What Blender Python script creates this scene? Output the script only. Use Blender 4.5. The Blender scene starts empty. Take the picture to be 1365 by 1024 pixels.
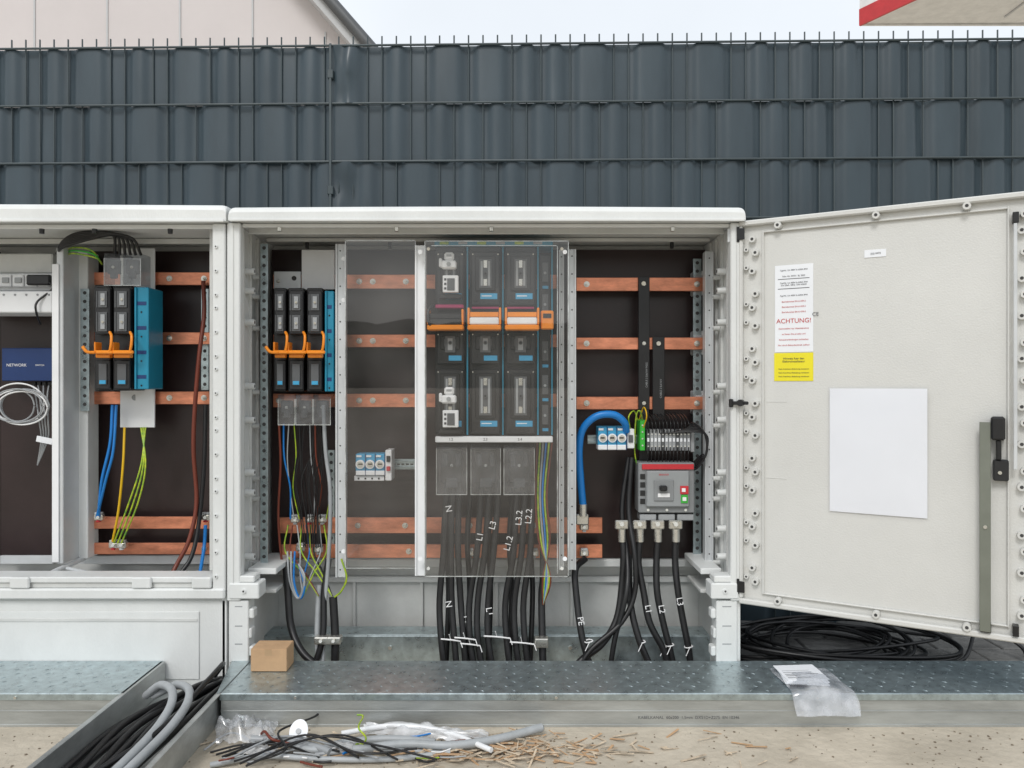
import bpy, math, random
from mathutils import Vector, Matrix, noise
import bmesh
random.seed(7)
CAM_Z=0.816; D0=2.05; F=1025.0
# survey helpers: measured sizes -> metres on a plane at real depth y (cabinet front is y=0)
def X(px,y): return (px-682.5)*(D0+y)/F
def Z(py,y): return CAM_Z+(512-py)*(D0+y)/F
def P(px,py,y): return Vector((X(px,y),y,Z(py,y)))
def G(px,py,z=0.0):
    d=(CAM_Z-z)*F/(py-512.0)
    return Vector(((px-682.5)*d/F,d-D0,z))
sc=bpy.context.scene
col=sc.collection
# ------------------------------------------------------------ materials
def mat(name,c,rough=.5,metal=0.0,var=0.12,vs=9.0,bump=0.0,bs=60.0,spec=.5,tint=None,stretch=None,rv=0.1):
    m=bpy.data.materials.new(name); m.use_nodes=True
    nt=m.node_tree; b=nt.nodes['Principled BSDF']
    b.inputs['Metallic'].default_value=metal
    b.inputs['Specular IOR Level'].default_value=spec
    tc=nt.nodes.new('ShaderNodeTexCoord'); mp=nt.nodes.new('ShaderNodeMapping')
    nt.links.new(tc.outputs['Object'],mp.inputs[0])
    if stretch: mp.inputs['Scale'].default_value=stretch
    n=nt.nodes.new('ShaderNodeTexNoise'); n.inputs['Scale'].default_value=vs
    n.inputs['Detail'].default_value=6; n.inputs['Roughness'].default_value=.65
    nt.links.new(mp.outputs[0],n.inputs['Vector'])
    r=nt.nodes.new('ShaderNodeValToRGB')
    r.color_ramp.elements[0].position=.3; r.color_ramp.elements[1].position=.7
    t=tint if tint else [x*(1-var) for x in c]
    lo=tuple(x for x in t)+(1,)
    hi=tuple(min(1,x*(1+var*.6)) for x in c)+(1,)
    r.color_ramp.elements[0].color=lo; r.color_ramp.elements[1].color=hi
    nt.links.new(n.outputs['Fac'],r.inputs[0]); nt.links.new(r.outputs[0],b.inputs['Base Color'])
    mr=nt.nodes.new('ShaderNodeMapRange'); mr.inputs[3].default_value=max(.02,rough-rv); mr.inputs[4].default_value=min(1,rough+rv)
    nt.links.new(n.outputs['Fac'],mr.inputs[0]); nt.links.new(mr.outputs[0],b.inputs['Roughness'])
    if bump>0:
        n2=nt.nodes.new('ShaderNodeTexNoise'); n2.inputs['Scale'].default_value=bs; n2.inputs['Detail'].default_value=5
        nt.links.new(mp.outputs[0],n2.inputs['Vector'])
        bp=nt.nodes.new('ShaderNodeBump'); bp.inputs['Strength'].default_value=bump; bp.inputs['Distance'].default_value=.01
        nt.links.new(n2.outputs['Fac'],bp.inputs['Height']); nt.links.new(bp.outputs[0],b.inputs['Normal'])
    return m
def glassy(name,tint,gl=.10,rough=.03,diff=0.0,dcol=(.8,.8,.8),dvar=.6):
    m=bpy.data.materials.new(name); m.use_nodes=True; nt=m.node_tree
    nt.nodes.remove(nt.nodes['Principled BSDF']); out=nt.nodes['Material Output']
    tr=nt.nodes.new('ShaderNodeBsdfTransparent'); tr.inputs[0].default_value=tint+(1,)
    g=nt.nodes.new('ShaderNodeBsdfGlossy'); g.inputs['Roughness'].default_value=rough
    mx=nt.nodes.new('ShaderNodeMixShader'); mx.inputs[0].default_value=gl
    if diff>0:
        d=nt.nodes.new('ShaderNodeBsdfDiffuse'); d.inputs[0].default_value=dcol+(1,)
        m2=nt.nodes.new('ShaderNodeMixShader')
        tc=nt.nodes.new('ShaderNodeTexCoord'); n=nt.nodes.new('ShaderNodeTexNoise'); n.inputs['Scale'].default_value=25 if diff>.1 else 4; n.inputs['Detail'].default_value=5
        nt.links.new(tc.outputs['Object'],n.inputs['Vector'])
        mr=nt.nodes.new('ShaderNodeMapRange'); mr.inputs[1].default_value=.35; mr.inputs[2].default_value=.7
        mr.inputs[3].default_value=diff*(1-dvar); mr.inputs[4].default_value=min(1,diff*(1+dvar))
        nt.links.new(n.outputs['Fac'],mr.inputs[0]); nt.links.new(mr.outputs[0],m2.inputs[0])
        nt.links.new(tr.outputs[0],m2.inputs[1]); nt.links.new(d.outputs[0],m2.inputs[2])
        nt.links.new(m2.outputs[0],mx.inputs[1])
    else: nt.links.new(tr.outputs[0],mx.inputs[1])
    nt.links.new(g.outputs[0],mx.inputs[2]); nt.links.new(mx.outputs[0],out.inputs[0])
    return m
CAB=mat('cabinet_polyester',(.71,.725,.715),.45,var=.10,vs=4,bump=.08,bs=180,stretch=(1,1,.5))
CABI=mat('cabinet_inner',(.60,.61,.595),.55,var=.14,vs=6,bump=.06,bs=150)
CABD=mat('cabinet_shadow_gap',(.05,.05,.05),.8)
DOOR=mat('door_inner_skin',(.635,.635,.61),.5,var=.07,vs=2.5,bump=.12,bs=240)
WHT=mat('white_plastic',(.80,.81,.82),.4,var=.05)
LGR=mat('light_grey_steel',(.60,.62,.63),.4,metal=.2,var=.1,bump=.03)
GALV=mat('galvanised_steel',(.47,.55,.57),.31,metal=.8,var=.30,vs=38,bump=.06,bs=90,rv=.15)
GALD=mat('galvanised_trough',(.47,.49,.48),.40,metal=.6,var=.32,vs=9,bump=.05,bs=60,rv=.12,stretch=(.35,1,2))
COP=mat('copper',(.78,.31,.185),.36,metal=.7,var=.36,vs=14,bump=.05,bs=80,stretch=(1,1,3))
PERT=mat('dark_pertinax',(.028,.016,.016),.34,var=.3,vs=5,bump=.03)
BLK=mat('black_plastic',(.011,.011,.012),.36,var=.2,vs=30)
BLK2=mat('charcoal_plastic',(.017,.0175,.019),.36,var=.2,vs=30)
CBL=mat('black_cable_sheath',(.013,.013,.014),.42,var=.35,vs=20,bump=.05)
GRY=mat('grey_plastic',(.10,.105,.11),.35,var=.15)
GRL=mat('mid_grey_plastic',(.34,.355,.365),.4,var=.12)
CND=mat('grey_conduit',(.37,.39,.40),.45,var=.15,vs=20)
ORG=mat('orange_plastic',(.86,.27,.015),.35,var=.1)
BLU=mat('light_blue_plastic',(.012,.235,.37),.35,var=.12)
LBL=mat('blue_label',(.05,.34,.58),.35,var=.08)
BLUC=mat('blue_cable',(.008,.19,.56),.38,var=.1)
BLUN=mat('navy_housing',(.008,.035,.14),.4,var=.1)
BRN=mat('brown_cable',(.17,.035,.018),.4,var=.15)
YEL=mat('yellow_cable',(.76,.46,.01),.4,var=.1)
GRN=mat('green_plastic',(.04,.42,.04),.4,var=.1)
GYW=mat('green_yellow_cable',(.50,.55,.02),.4,var=.3,vs=60,tint=(.06,.28,.04))
RED=mat('red_plastic',(.55,.03,.04),.45,var=.1)
MAG=mat('magenta_plastic',(.33,.02,.10),.45,var=.1)
BOLT=mat('zinc_bolt',(.68,.67,.62),.28,metal=.85,var=.15,vs=50)
PAP=mat('paper',(.82,.84,.87),.5,var=.03)
PAPT=mat('paper_glossy',(.84,.86,.90),.4,var=.02)
YPAP=mat('yellow_label_stock',(.82,.72,.02),.5,var=.04)
INKR=mat('red_ink',(.55,.06,.06),.6); INKK=mat('black_ink',(.05,.05,.06),.6); INKW=mat('white_ink',(.85,.85,.85),.6)
CARD=mat('cardboard',(.50,.32,.18),.8,var=.12,vs=30,bump=.05)
FEN=mat('pvc_fence_strip',(.040,.060,.074),.36,var=.25,vs=5,bump=.03,bs=25,stretch=(1,1,.25))
FENW=mat('coated_wire',(.050,.068,.075),.4,var=.2)
PLX=glassy('acrylic_clear',(.93,.925,.915),gl=.075,rough=.012,diff=.045,dcol=(.62,.60,.58),dvar=.8)
PLXE=glassy('acrylic_edge',(.7,.72,.7),gl=.2,rough=.15,diff=.6,dcol=(.66,.69,.68))
CLR=glassy('smoky_clear_cover',(.70,.72,.74),gl=.10,rough=.1,diff=.14,dcol=(.42,.44,.47))
BAG=glassy('polythene',(.90,.91,.93),gl=.14,rough=.16,diff=.28,dcol=(.8,.82,.85))
FILM=glassy('milky_film',(.9,.9,.9),gl=.10,rough=.25,diff=.62,dcol=(.78,.79,.80),dvar=.4)
WOOD=mat('splintered_wood',(.56,.46,.34),.8,var=.5,vs=40)
# ------------------------------------------------------------ mesh builder
class MB:
    def __init__(s,name,M=None,parent=None):
        s.n=name; s.v=[]; s.f=[]; s.m=[]; s.s=[]; s.mats=[]; s.M=M; s.parent=parent
    def mi(s,m):
        if m not in s.mats: s.mats.append(m)
        return s.mats.index(m)
    def add(s,vs,fs,m,smooth=False):
        o=len(s.v); s.v+= [Vector(v) for v in vs]; k=s.mi(m)
        for f in fs: s.f.append([i+o for i in f]); s.m.append(k); s.s.append(smooth)
    def box(s,x0,x1,y0,y1,z0,z1,m,b=.0012,R=None):
        if x0>x1:x0,x1=x1,x0
        if y0>y1:y0,y1=y1,y0
        if z0>z1:z0,z1=z1,z0
        b=min(b,(x1-x0)*.3,(y1-y0)*.3,(z1-z0)*.3)
        vs=[];ix={}
        for i,x in ((0,x0),(1,x1)):
            for j,y in ((0,y0),(1,y1)):
                for k,z in ((0,z0),(1,z1)):
                    xi=x+(b if i==0 else -b); yi=y+(b if j==0 else -b); zi=z+(b if k==0 else -b)
                    for a,p in enumerate(((x,yi,zi),(xi,y,zi),(xi,yi,z))):
                        ix[(i,j,k,a)]=len(vs); vs.append(Vector(p))
        fs=[]
        for i in (0,1):
            fs.append([ix[(i,0,0,0)],ix[(i,1,0,0)],ix[(i,1,1,0)],ix[(i,0,1,0)]])
            fs.append([ix[(0,i,0,1)],ix[(1,i,0,1)],ix[(1,i,1,1)],ix[(0,i,1,1)]])
            fs.append([ix[(0,0,i,2)],ix[(1,0,i,2)],ix[(1,1,i,2)],ix[(0,1,i,2)]])
            for j in (0,1):
                fs.append([ix[(i,j,0,0)],ix[(i,j,1,0)],ix[(i,j,1,1)],ix[(i,j,0,1)]])
                fs.append([ix[(i,0,j,0)],ix[(i,1,j,0)],ix[(i,1,j,2)],ix[(i,0,j,2)]])
                fs.append([ix[(0,i,j,1)],ix[(1,i,j,1)],ix[(1,i,j,2)],ix[(0,i,j,2)]])
                for k in (0,1): fs.append([ix[(i,j,k,0)],ix[(i,j,k,1)],ix[(i,j,k,2)]])
        if R is not None:
            c=Vector(((x0+x1)/2,(y0+y1)/2,(z0+z1)/2)); vs=[R@(v-c)+c for v in vs]
        s.add(vs,fs,m)
    def bx(s,a,b_,c,d,y,dep,m,b=.0012,R=None):
        s.box(X(a,y),X(b_,y),y,y+dep,Z(d,y),Z(c,y),m,b,R)
    def cyl(s,p0,p1,r,m,n=16,r2=None):
        p0=Vector(p0);p1=Vector(p1); d=(p1-p0).normalized(); a=d.orthogonal().normalized(); b=d.cross(a)
        r2=r if r2 is None else r2; vs=[]
        for p,rr in ((p0,r),(p1,r2)):
            for i in range(n):
                t=2*math.pi*i/n; vs.append(p+(a*math.cos(t)+b*math.sin(t))*rr)
        s.add(vs,[[i,(i+1)%n,(i+1)%n+n,i+n] for i in range(n)],m,n>8)
        s.add(vs[:n],[list(range(n))],m); s.add(vs[n:],[list(range(n))],m)
    def boss(s,p,d,r,h,m,hole=True):
        p=Vector(p);d=Vector(d); s.cyl(p,p+d*h,r*1.12,m,18,r)
        if hole: s.cyl(p+d*h,p+d*(h+.0006),r*.45,CABD,12)
    def bolt(s,px,py,y,r=.006):
        p=P(px,py,y); s.cyl(p,p+Vector((0,-.002,0)),r*1.45,BOLT,16); s.cyl(p+Vector((0,-.002,0)),p+Vector((0,-.008,0)),r,BOLT,6)
        s.cyl(p+Vector((0,-.008,0)),p+Vector((0,-.013,0)),r*.5,BOLT,10)
    def tube(s,pts,r,m,n=10,res=7,raw=False):
        pts=[Vector(p) for p in pts]
        if not raw and len(pts)>2:
            q=[pts[0]*2-pts[1]]+pts+[pts[-1]*2-pts[-2]]; out=[]
            for i in range(1,len(q)-2):
                for k in range(res):
                    t=k/res; a,b,c,d=q[i-1],q[i],q[i+1],q[i+2]
                    out.append(.5*((2*b)+(c-a)*t+(2*a-5*b+4*c-d)*t*t+(3*b-a-3*c+d)*t**3))
            out.append(pts[-1]); pts=out
        T=(pts[1]-pts[0]).normalized(); A=T.orthogonal().normalized(); vs=[]
        for i,p in enumerate(pts):
            t=(pts[min(i+1,len(pts)-1)]-pts[max(i-1,0)])
            if t.length<1e-7: t=T
            T=t.normalized(); A=(A-T*A.dot(T)); A=A.normalized() if A.length>1e-6 else T.orthogonal().normalized(); B=T.cross(A)
            for k in range(n):
                w=2*math.pi*k/n; vs.append(p+(A*math.cos(w)+B*math.sin(w))*r)
        fs=[]
        for i in range(len(pts)-1):
            for k in range(n): fs.append([i*n+k,i*n+(k+1)%n,(i+1)*n+(k+1)%n,(i+1)*n+k])
        s.add(vs,fs,m,True); L=(len(pts)-1)*n
        s.add([vs[k] for k in range(n)],[list(range(n))],m); s.add([vs[L+k] for k in range(n)],[list(range(n))],m)
    def tp(s,pts,r,m,n=10,res=7): s.tube([P(*p) for p in pts],r,m,n,res)
    def sheet(s,fn,nu,nv,m,smooth=True):
        vs=[fn(i/nu,j/nv) for j in range(nv+1) for i in range(nu+1)]
        s.add(vs,[[j*(nu+1)+i,j*(nu+1)+i+1,(j+1)*(nu+1)+i+1,(j+1)*(nu+1)+i] for j in range(nv) for i in range(nu)],m,smooth)
    def prism(s,pts,z0,z1,m):
        n=len(pts); vs=[(p[0],p[1],z0) for p in pts]+[(p[0],p[1],z1) for p in pts]
        s.add(vs,[list(range(n)),list(range(n,2*n))]+[[i,(i+1)%n,(i+1)%n+n,i+n] for i in range(n)],m)
    def prismy(s,pts,y0,y1,m):
        n=len(pts); vs=[(p[0],y0,p[1]) for p in pts]+[(p[0],y1,p[1]) for p in pts]
        s.add(vs,[list(range(n)),list(range(n,2*n))]+[[i,(i+1)%n,(i+1)%n+n,i+n] for i in range(n)],m)
    def lid(s,x0,x1,y0,y1,z0,z1,m):
        # roof lid: rounded front profile extruded along x with rounded ends, gently crowned
        prof=[(y0,z0),(y0,z1-.016),(y0+.004,z1-.007),(y0+.013,z1-.001),(y0+.03,z1+.001),((y0+y1)/2,z1+.006),(y1,z1),(y1,z0)]
        W_=x1-x0; es=[0,.0015,.004,.008,.014]; xs=[x0+e for e in es]+[x0+.014+(W_-.028)*i/20 for i in range(1,20)]+[x1-e for e in reversed(es)]
        n=len(prof); vs=[]; nx=len(xs)-1
        for x in xs:
            e=min(x-x0,x1-x); dr=.010*(1-math.sqrt(max(0,1-max(0,1-e/.014)**2)))
            for (yy,zz) in prof: vs.append((x,yy,zz-(dr if zz>z0 else 0)+(.003*math.sin(math.pi*(x-x0)/W_) if zz>z0 else 0)))
        s.add(vs,[[i*n+k,i*n+(k+1)%n,(i+1)*n+(k+1)%n,(i+1)*n+k] for i in range(nx) for k in range(n)],m)
        s.add(vs[:n],[list(range(n))],m); s.add(vs[-n:],[list(range(n))],m)
    def done(s):
        me=bpy.data.meshes.new(s.n); me.from_pydata(s.v,[],s.f)
        for m in s.mats: me.materials.append(m)
        me.polygons.foreach_set('material_index',s.m); me.polygons.foreach_set('use_smooth',s.s)
        bm=bmesh.new(); bm.from_mesh(me); bmesh.ops.recalc_face_normals(bm,faces=bm.faces); bm.to_mesh(me); bm.free()
        o=bpy.data.objects.new(s.n,me); col.objects.link(o)
        if s.M is not None: o.matrix_world=s.M
        if s.parent is not None: o.parent=s.parent
        return o
def text(body,loc,size,m,parent,roll=0,name='label_text',align='CENTER'):
    c=bpy.data.curves.new(name,'FONT'); c.body=body; c.size=size; c.align_x=align; c.align_y='CENTER'; c.extrude=.0001
    c.materials.append(m); o=bpy.data.objects.new(name,c); col.objects.link(o)
    o.parent=parent
    o.matrix_local=Matrix.Translation(loc)@Matrix.Rotation(roll,4,'Y')@Matrix.Rotation(math.radians(90),4,'X')
    return o

# ------------------------------------------------------------ ground
g=MB('ground')
gm=mat('sandy_concrete',(.50,.445,.36),.85,var=.3,vs=3.5,bump=.5,bs=45,tint=(.38,.335,.265))
g.add([(-250,-250,0),(250,-250,0),(250,250,0),(-250,250,0)],[[0,1,2,3]],gm); g.done()
pm=mat('grey_paver',(.15,.15,.145),.85,var=.35,vs=12,bump=.5,bs=70)
pv=MB('paving')
random.seed(3)
yy=-.0
r_=0
while yy<.95:
    xx=.40-(r_%2)*.1
    while xx<3.2:
        pv.box(xx+.003,xx+.197,yy+.003,yy+.097,-.02,.006+random.uniform(0,.0025),pm,.003); xx+=.2
    yy+=.1; r_+=1
pv.add([(.4,0,.0035),(3.2,0,.0035),(3.2,.95,.0035),(.4,.95,.0035)],[[0,1,2,3]],CABD)
pv.done()
hl=MB('hills'); hm=mat('distant_woodland',(.045,.06,.035),.9,var=.5,vs=.2)
hl.sheet(lambda u,v: Vector((-240+480*u,-150-60*v,(14+16*noise.noise(Vector((u*5,0,3)))+9*u+2*noise.noise(Vector((u*60,0,3))))*math.sin(math.pi*min(1,v*.5+.0)) if v>0 else 0)),120,4,hm); hl.done()

# ------------------------------------------------------------ fence
FM=Matrix.Translation((0,.60,0))@Matrix.Rotation(math.radians(-1.3),4,'Z')
fe=MB('privacy_fence',M=FM)
x0,x1=-3.2,3.2; ztop=1.983
POST=-.625
random.seed(19)
offs=[0,.1,.05,.1,.0,.1,.0,.1,0,.1]
for r in range(10):
    zt=ztop-.2*r-.001; zb=zt-.1985
    # weave: PVC strip passes in front of one wire, then behind the next two, pulled flat between them
    knots=[]; x=x0-offs[r]; f_=-1
    while x<x1+.3:
        n_=random.choice((1,1,1,2)) if f_<0 else random.choice((1,2,2)); knots.append((x-.025,x-.025+.05*n_,f_,random.uniform(-1,1))); x+=.05*n_; f_=-f_
    def side(x):
        s_=0
        for a,b2,f,tl in knots:
            if a-.05<x<b2+.05:
                e=1/(1+math.exp(-(x-a)/.0045))*1/(1+math.exp((x-b2)/.0045)); u=min(1,max(0,(x-a)/(b2-a)))
                s_+=e*(f*(.78+.22*math.sin(math.pi*u))+.33*tl*(u-.5))
        return s_
    N=int((x1-x0)/.006)
    prof=[side(x0+(x1-x0)*i/N) for i in range(N+1)]
    def fn(u,v,zt=zt,zb=zb,r=r,prof=prof,N=N):
        x=x0+(x1-x0)*u; z=zt+(zb-zt)*v
        y=.0075*prof[int(round(u*N))]+.004*noise.noise(Vector((x*6,z*4,r*7)))
        k=math.exp(-((x-POST-.045)/.045)**2)
        if r in(0,2): y+=k*(-.018+.04*noise.noise(Vector((x*14,z*16,r)))); 
        return Vector((x,y,z))
    fe.sheet(fn,N,4,FEN)
x=x0
while x<x1:
    fe.cyl((x,0,.0),(x,0,ztop+.036),.0027,FENW,8); x+=.05
for r in range(11):
    for s_ in(-1,1):
        fe.cyl((x0,s_*.012,ztop-.2*r),(x1,s_*.012,ztop-.2*r),.0042,FENW,8)
for px in (POST,POST+2.5,POST-2.5):
    fe.box(px-.03,px+.03,.03,.07,0,ztop-.0,FENW,.003)
    for k in range(6): fe.box(px-.010,px+.010,-.022,.03,ztop-.115-.4*k,ztop-.085-.4*k,FENW,.002)
    fe.box(px-.004,px+.004,-.021,-.017,.0,ztop+.005,FENW,.001)
fe.done()

# ------------------------------------------------------------ buildings beyond
wm=mat('rosy_cladding',(.62,.575,.57),.6,var=.05,vs=1)
dk=mat('dark_zinc_gutter',(.10,.105,.11),.5,metal=.3)
sof=mat('pale_soffit',(.52,.53,.54),.6,var=.05)
hb=MB('industrial_building'); y=8.0
slope=((Z(0,y)-Z(57,y))/(X(425,y)-X(475,y)))
ex=X(492,y)-.12
apx=ex-4.2; apz=Z(75,y)+(-slope)*4.2
ez=Z(75,y)-.05
hb.prismy([(ex,0),(ex,ez),(apx,apz),(apx-8,ez+.5),(apx-8,0)],y,y+12,wm)
xx=ex-.45
while xx>apx-7.9:
    top=min(ez-slope*(ex-xx),apz)-.15 if xx>apx else min(apz,ez+.5+(xx-apx+8)*.5)
    hb.box(xx-.012,xx+.012,y-.012,y-.002,0,top,sof,.003); xx-=.95
d=Vector((ex-apx,0,ez-apz)).normalized(); nrm=Vector((-d.z,0,d.x)); nrm=nrm if nrm.z>0 else -nrm
a=Vector((apx,0,apz))-d*.0; e=Vector((ex,0,ez))+d*.5
hb.add([a+Vector((0,y-.35,0)),e+Vector((0,y-.35,0)),e+nrm*.12+Vector((0,y-.35,0)),a+nrm*.12+Vector((0,y-.35,0)),
        a+Vector((0,y+12,0)),e+Vector((0,y+12,0)),e+nrm*.12+Vector((0,y+12,0)),a+nrm*.12+Vector((0,y+12,0))],
       [[0,1,2,3],[4,5,6,7],[0,1,5,4],[3,2,6,7],[0,3,7,4],[1,2,6,5]],sof)
hb.tube([a+nrm*.16+Vector((0,y-.4,0)),e+nrm*.16+Vector((0,y-.4,0))],.075,dk,12,raw=True)
for k in range(12):
    p=a+(e-a)*(k/11)+Vector((0,y-.4,0)); hb.tube([p+nrm*.05,p+nrm*.25],.09,dk,10,raw=True) if k%3==2 else None
hb.done()
cp=MB('petrol_station_canopy')
redm=mat('red_fascia',(.55,.035,.04),.4); whm=mat('white_fascia',(.80,.80,.79),.5)
pts=[(4.05,6.88),(9.5,6.80),(9.5,2.6),(6.38,2.6)]
cp.prism(pts,5.0,5.5,whm)
n_=Vector((-(6.88-2.6),-(6.38-4.05),0)).normalized()
def band(z0,z1,t,m):
    a=Vector((4.05,6.88,0));b2=Vector((6.38,2.6,0)); o=n_*t
    cp.prism([(a.x+o.x,a.y+o.y),(b2.x+o.x,b2.y+o.y),(b2.x+n_.x*.002,b2.y+n_.y*.002),(a.x+n_.x*.002,a.y+n_.y*.002)],z0,z1,m)
band(4.97,5.16,.03,redm); band(5.162,5.52,.02,whm)
cp.box(4.06,9.5,6.885,6.91,4.985,5.2,whm,.004)
cp.box(7.5,7.8,5,5.3,0,4.998,whm,.01)
for k in range(8): cp.box(5.6+k*.5,5.62+k*.5,4.0,6.7,4.985,4.998,sof,.002)
cp.done()

# ------------------------------------------------------------ main cabinet housing
YB=.30
c=MB('electrical_cabinet')
L0=X(305,0); L1=X(322,0); R0=X(973,0); R1=X(987,0); TOP=Z(297,0)
c.lid(X(304,-.03),X(994,-.03),-.03,.36,TOP,Z(275,-.03),CAB)
c.box(X(306,-.03),X(992,-.03),-.035,-.0305,TOP-.003,TOP+.005,CAB,.002)
c.box(L0,L0+.012,.0,.355,.0,TOP-.001,CAB); c.box(R1-.012,R1,.0,.355,.0,TOP-.001,CAB)
c.box(L0+.0125,R1-.0125,.34,.352,.0,TOP-.001,CABI)
for (a,b2) in ((L0,L1),(R0,R1)):
    c.box(a-.001,b2,-.012,.02,Z(800,0),TOP-.002,CAB,.003)
    c.box((a+b2)/2-.001,(a+b2)/2+.001,-.0135,-.0115,Z(795,0),TOP-.01,CABI,.0005)
c.box(L1+.001,R0-.001,.0,.012,Z(303,0),TOP-.002,CAB,.002)
c.box(L1+.001,R0-.001,.05,.06,Z(312,.05),TOP-.002,CABI,.002)
c.box(L1+.001,R0-.001,.2,.21,Z(322,.2),TOP-.002,CABI,.002)
for px in (375,530,655,895): c.boss((X(px,.02),.004,Z(303,0)),(0,0,-1),.006,.01,BOLT,False)
for px in (410,520,640,700,895): c.boss((X(px,.22),.215,Z(322,.2)),(0,0,-1),.005,.018,BLK,False)
for sx,xw in ((1,L0+.012),(-1,R1-.012)):
    for yy_ in (.06,.12,.18,.24): c.box(xw,xw+sx*.008,yy_,yy_+.006,Z(790,0),TOP-.01,CABI,.001)
    for py in (362,388,430,515,560,630,657,705,742):
        c.boss((xw+sx*.001,.09,Z(py,.09)),(sx,0,0),.009,.026,CAB); c.boss((xw+sx*.001,.155,Z(py+8,.155)),(sx,0,0),.007,.02,CABI)
def leg(a,b2):
    c.bx(a,b2,801,884,-.008,.05,CAB,.002)
    s_=1 if a<600 else -1; e=b2 if a<600 else a
    for k,py in enumerate((812,838,862)):
        c.bx(min(e,e+s_*(7-k%2*3)),max(e,e+s_*(7-k%2*3)),py,py+13,-.004,.03,CAB,.003)
    for py in (808,834,858): c.bx(a+8,b2-8,py,py+1.4,-.0086,.0008,GRL,.0002)
leg(305,331); leg(955,983)
c.box(L0,L0+.03,.05,.34,0,Z(800,0),CABI); c.box(R1-.03,R1,.05,.34,0,Z(800,0),CABI)
for a,b2,s_ in ((305,345,1),(948,985,-1)):
    c.bx(a,b2,778,799,-.016,.06,CAB,.003); c.bx(a+4,b2-6,768,777,-.01,.05,CAB,.003)
    c.boss(P((a+b2)/2,788,-.016),(0,-1,0),.006,.004,CAB)
for a,b2 in ((330,368),(934,962)):
    c.bx(a,b2,758,766,.06,.2,CAB,.002); c.bx(a,b2,786,791,.08,.16,CABI,.002)
c.box(L0+.013,R1-.013,.285,.30,Z(756,.285),Z(746,.285),CAB,.002)
c.box(L0+.013,R1-.013,.325,.339,Z(776,.33),Z(768,.33),CAB,.002)
for px in (470,560,660,760,860): c.box(X(px,.33),X(px+4,.33),.33,.3398,.05,Z(776,.33),CABI,.001)
c.bx(362,940,333,744,YB,.012,PERT,.001)
cab=c.done()
rb=MB('mounting_rail'); rb.box(X(330,.2),X(957,.2),.2,.21,0,.079,GALV,.002); rb.box(X(330,.2),X(957,.2),.2102,.29,.072,.079,GALV,.002)
for px in (520,640,760,880): rb.cyl((X(px,.2),.2,.045),(X(px,.2),.195,.045),.006,BOLT,6)
rb.done()

# ------------------------------------------------------------ left cabinet housing
c=MB('electrical_cabinet')
LR=X(302,0)
c.lid(-2.2,X(301,-.03),-.03,.36,TOP-.002,Z(272,-.03),CAB)
c.box(-2.2,X(299,-.03),-.035,-.0305,TOP-.005,TOP+.003,CAB,.002)
c.box(LR-.012,LR,.0,.355,0,TOP-.003,CAB); c.box(-2.2,-2.188,0,.355,0,TOP-.003,CAB)
c.box(-2.187,LR-.0125,.34,.352,0,TOP-.003,CABI)
c.box(X(285,0),LR+.0005,-.012,.02,Z(795,0),TOP-.004,CAB,.003)
c.box(X(279,.03),X(284,.03),.03,.05,Z(765,0),TOP-.01,CABI,.002)
c.box(-2.187,X(284.5,0),0,.012,Z(305,0),TOP-.004,CAB,.002)
c.box(-2.187,X(284.5,0),.2,.21,Z(325,.2),TOP-.004,CABI,.002)
for px in (60,130,230): c.boss((X(px,.02),.006,Z(305,0)),(0,0,-1),.006,.012,BLK,False)
for k in range(17): c.boss((X(290,0)+.001,-.012,Z(330+k*27+(k%3)*5,0)),(0,-1,0),.0045,.004,CAB,True)
c.box(-2.2,X(285,0)-.0005,-.012,.06,Z(776,0),Z(768,0),CAB,.003)
c.box(-2.2,LR,-.018,.05,Z(797,0),Z(783,0),CAB,.004)
c.box(-2.2,X(285,0)-.0005,-.006,.05,Z(783,0)+.0005,Z(776,0)-.0005,CABI,.001)
c.box(-2.2,LR-.0125,.02,.3,Z(797,0)-.012,Z(797,0)-.002,CABI)
for px in (12,175,255): c.bx(px,px+26,770,785,-.02,.01,CAB,.003)
c.box(-2.2,LR-.0005,.0,.03,.0,Z(799,0),CAB,.004)
c.box(-2.2,X(266,0),-.004,-.0005,Z(905,0),Z(815,0),CAB,.003)
c.box(-2.2,X(264,0),-.006,-.0042,Z(828,0),Z(824,0),CABI,.001)
c.bx(0,70,420,741,YB,.012,PERT,.001); c.bx(-300,-2,335,741,YB,.012,PERT,.001)
c.bx(118,340,335,741,YB,.012,PERT,.001)
c.bx(0,70,741,752,YB-.02,.012,LGR); c.bx(100,330,741,752,YB-.02,.012,LGR)
c.bx(75,84,330,752,.12,.17,LGR,.002); c.bx(84.5,117,335,745,.2,.06,CAB,.002); c.bx(69,78,352,750,.115,.004,WHT,.001)
c.tube([P(-30,775,.02),P(60,768,.05),P(112,744,.22)],.008,LGR,8,raw=True)
c.tube([P(90,758,.1),P(135,768,.04)],.006,LGR,8,raw=True)
c.done()

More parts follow.
